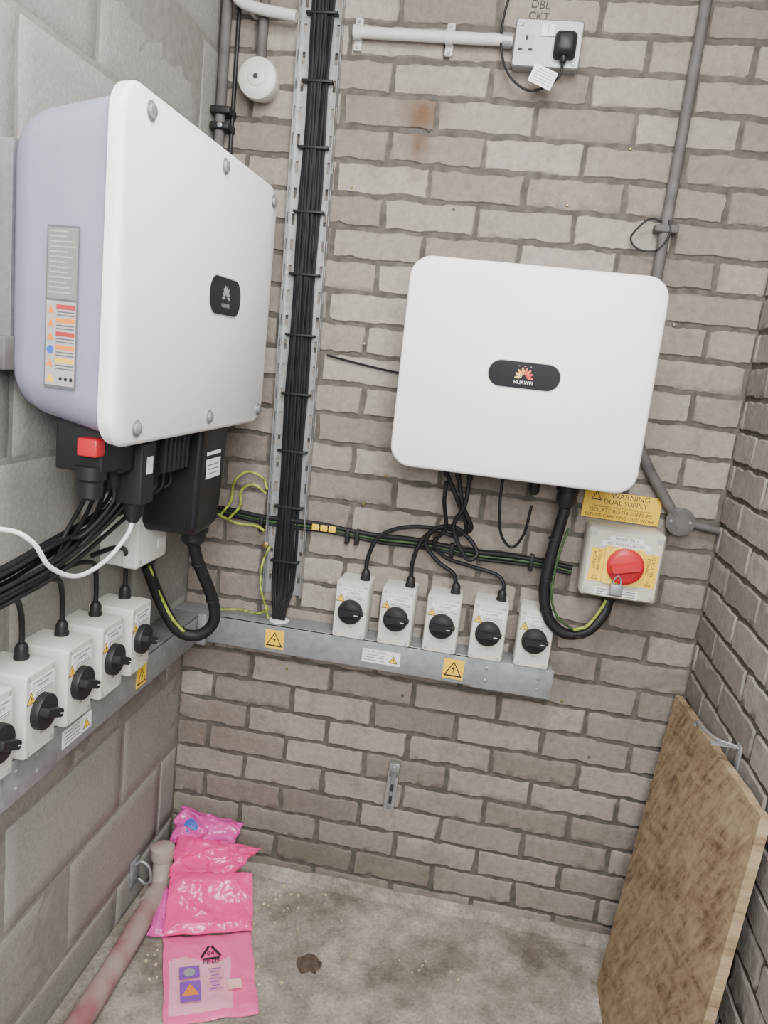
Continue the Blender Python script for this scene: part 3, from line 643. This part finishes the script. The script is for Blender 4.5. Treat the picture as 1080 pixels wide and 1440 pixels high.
# ------------------------------------------------------------------ pink bags
def bag(name,c,puff,m,g,seed=0,n=48,crease=.006,mfun=None,mats=None,edge=.006):
    a,b_,c_,d=[Vector(v) for v in c];nr=(b_-a).cross(d-a).normalized()
    if nr.z<0:nr=-nr
    V=[];W2=[]
    for j in range(n+1):
        for i in range(n+1):
            u=i/n;v=j/n;p=(a*(1-u)+b_*u)*(1-v)+(d*(1-u)+c_*u)*v
            e=min(1,7*min(u,1-u,v,1-v))
            q=Vector((u*2.0+seed,v*2.0,seed*1.7))
            rid=lambda t:1-abs(noise.noise(t))*2
            wr=.8*noise.noise(q)+.55*max(0,rid(q*1.5+Vector((0,q.x*1.3,3))))**3+.12*max(0,rid(q*3.2))**4
            P=p+Vector((edge*noise.noise(Vector((u*4,v*4,seed))),edge*noise.noise(Vector((u*4,v*4,seed+5))),0))
            V.append(P+nr*(puff*e**.6*.6+crease*wr*(.3+.7*e)+.002));W2.append(P+nr*.0005)
    for L_ in (V,W2):
        for p in L_: p.z=max(p.z,.0008);p.x=max(p.x,.002);p.y=min(p.y,-.002)
    k=(n+1)**2;f=[];mi=[]
    for j in range(n):
        for i in range(n):
            s=j*(n+1)+i;f.append((s,s+1,s+n+2,s+n+1));f.append((s+k,s+k+1,s+k+n+2,s+k+n+1))
            q=mfun((i+.5)/n,(j+.5)/n) if mfun else 0
            mi+=[q,0]
    bd=[i for i in range(n+1)]+[j*(n+1)+n for j in range(1,n+1)]+[n*(n+1)+i for i in range(n-1,-1,-1)]+[j*(n+1) for j in range(n-1,0,-1)]
    for i in range(len(bd)): x,y=bd[i],bd[(i+1)%len(bd)];f.append((x,y,y+k,x+k));mi.append(0)
    return mk(name,V+W2,f,m,g,smooth=60,mats=mats,midx=mi)
g=group('pink_plastic_bag',(.3,-.4,.02))
bag('film_front',[(.24,-.565,.004),(.425,-.478,.004),(.333,-.255,.012),(.132,-.338,.014)],.010,m_pink3,g,2,mats=[m_pink3,m_pinkw],mfun=lambda u,v:1 if (.06<u<.72 and .08<v<.66+.05*sin(u*9)) else 0,crease=.005)
X=Vector((.425-.24,-.478+.565,0)).normalized()
Ff=Fr((.278,-.415,.0225),X,Vector((0,0,1)))
def pr(nm,x,y,w,h,m,z=0): plate(nm,g,Ff,x,y,z,w,h,m,.0003)
tt=tri(.012,.062,.052)
for a_,b_ in zip(tt,tt[1:]+tt[:1]):
    a_=Vector(a_);b_=Vector(b_);d=(b_-a_);nn_=Vector((-d.y,d.x)).normalized()*.0028
    s_=a_+d*.12;e_=b_-d*.12
    poly('recycle_arrow',g,Ff,[tuple(s_+nn_),tuple(s_-nn_),tuple(e_-nn_),tuple(e_+nn_)],0,.0003,m_txt)
text('recycle_number',g,Ff,'04',.018,.012,.057,0,m_txt);text('recycle_code',g,Ff,'PE-LD',.015,.012,.030,0,m_txt)
pr('print_block_a',-.040,.005,.046,.036,m_purp);pr('print_block_b',-.040,-.050,.046,.058,m_purp)
lathe('print_hand_symbol',g,Ff,(-.04,.005,.0003),(0,0,1),[(.013,0),(.013,.0003)],m_labg,16)
poly('print_triangle',g,Ff,tri(-.040,-.046,.038),.0004,.0003,m_sor)
for k in range(7): pr('print_line_%d'%k,.018,.008-.010*k,.030-.006*(k%3),.0022,m_purp)
pr('print_sticker',.060,-.045,.030,.028,mat('sticker_pink',(.85,.5,.5),.6),.0003)
g=group('pink_plastic_bag',(.2,-.24,.04))
bag('film_sheet',[(.137,-.345,.028),(.338,-.262,.024),(.294,-.150,.100),(.094,-.220,.106)],.010,m_pink,g,5,crease=.009)
g=group('pink_plastic_bag',(.17,-.14,.08))
bag('film_sheet',[(.090,-.225,.095),(.24,-.16,.085),(.290,-.070,.118),(.065,-.11,.135)],.014,m_pink,g,9,crease=.014,edge=.016)
bag('film_tail',[(.09,-.34,.012),(.14,-.33,.012),(.15,-.22,.05),(.085,-.22,.06)],.008,m_pink2,g,12)
g=group('pink_plastic_bag',(.11,-.07,.14))
bag('film_sheet',[(.045,-.12,.112),(.205,-.095,.10),(.222,-.02,.150),(.035,-.03,.170)],.026,m_pink2,g,14,crease=.026,edge=.018)
bag('film_under',[(.06,-.11,.004),(.20,-.10,.004),(.205,-.03,.10),(.045,-.03,.11)],.03,m_pink2,g,19,crease=.012)
lathe('blue_cap',g,FF,(.09,-.08,.147),(.2,-.6,1),[(.020,0),(.020,.012),(.013,.016)],m_sblue,16)
# ------------------------------------------------------------------ debris
random.seed(11)
g=group('floor_debris',(.3,-.2,0))
for i in range(75):
    x,y=random.choice([(.30,-.12),(.34,-.10),(.12,-.42),(.36,-.20),(.48,-.12),(.60,-.3),(.33,-.12),(.10,-.40),(.8,-.25),(.45,-.4)]);x+=random.gauss(0,.04);y+=random.gauss(0,.035)
    y=min(y,-.05);x=max(x,.02);s=random.uniform(.0015,.0055)
    bm=bmesh.new();bmesh.ops.create_icosphere(bm,subdivisions=1,radius=s)
    for v in bm.verts: v.co*=random.uniform(.6,1.3)
    me=bpy.data.meshes.new('crumb');bm.to_mesh(me);bm.free();me.materials.append(m_crumb)
    o=bpy.data.objects.new('crumb_%d'%i,me);sc.collection.objects.link(o);o.parent=g;o.matrix_parent_inverse=Matrix.Translation(-g.location);o.location=(x,y,s*.7)
V=[(.497,-.299,.0018)];f=[]
for i in range(20):
    a=2*pi*i/20;r=.032*(1+.35*noise.noise(Vector((cos(a)*2,sin(a)*2,0))));V.append((.497+r*cos(a),-.299+r*sin(a),.0006))
f=[(0,i+1,(i+1)%20+1) for i in range(20)]
m_patch=mat('dark_floor_patch',(.085,.062,.045),.9,var=.5,scale=60)
mk('floor_filled_hole',V,f,m_patch)
# ------------------------------------------------------------------ light
w=bpy.data.worlds.new('World');sc.world=w;w.use_nodes=True
bg=w.node_tree.nodes['Background'];bg.inputs[0].default_value=(.96,.98,1,1);bg.inputs[1].default_value=1.15
def area(name,loc,tgt,sx,sy,p,col=(1,1,1)):
    l=bpy.data.lights.new(name,'AREA');l.shape='RECTANGLE';l.size=sx;l.size_y=sy;l.energy=p;l.color=col
    o=bpy.data.objects.new(name,l);sc.collection.objects.link(o);o.location=loc
    o.rotation_euler=(Vector(tgt)-Vector(loc)).to_track_quat('-Z','Y').to_euler()
area('ceiling_light',(.75,-1.2,2.56),(.65,-.6,0),.6,.6,44,(1,.975,.945))
area('doorway_light',(1.1,-2.7,2.1),(.45,0,1.35),1.0,1.0,92,(1,.985,.96))
# ------------------------------------------------------------------ camera
M=[[0.98156,0.13675,-0.13354],[0.15665,-0.17525,0.97198],[-0.10951,0.97498,0.19344]]
down=Vector((M[0][1],M[1][1],-M[2][1]));fwd=Vector((M[0][2],M[1][2],-M[2][2])).normalized()
up=-down;up=(up-fwd*up.dot(fwd)).normalized();right=fwd.cross(up).normalized()
cd=bpy.data.cameras.new('camera');cd.lens=1089.5/1440*36;cd.sensor_width=36;cd.clip_start=.02
co=bpy.data.objects.new('camera',cd);sc.collection.objects.link(co)
co.matrix_world=Matrix(((right.x,up.x,-fwd.x,.78),(right.y,up.y,-fwd.y,-1.926),(right.z,up.z,-fwd.z,1.47),(0,0,0,1)))
sc.camera=co
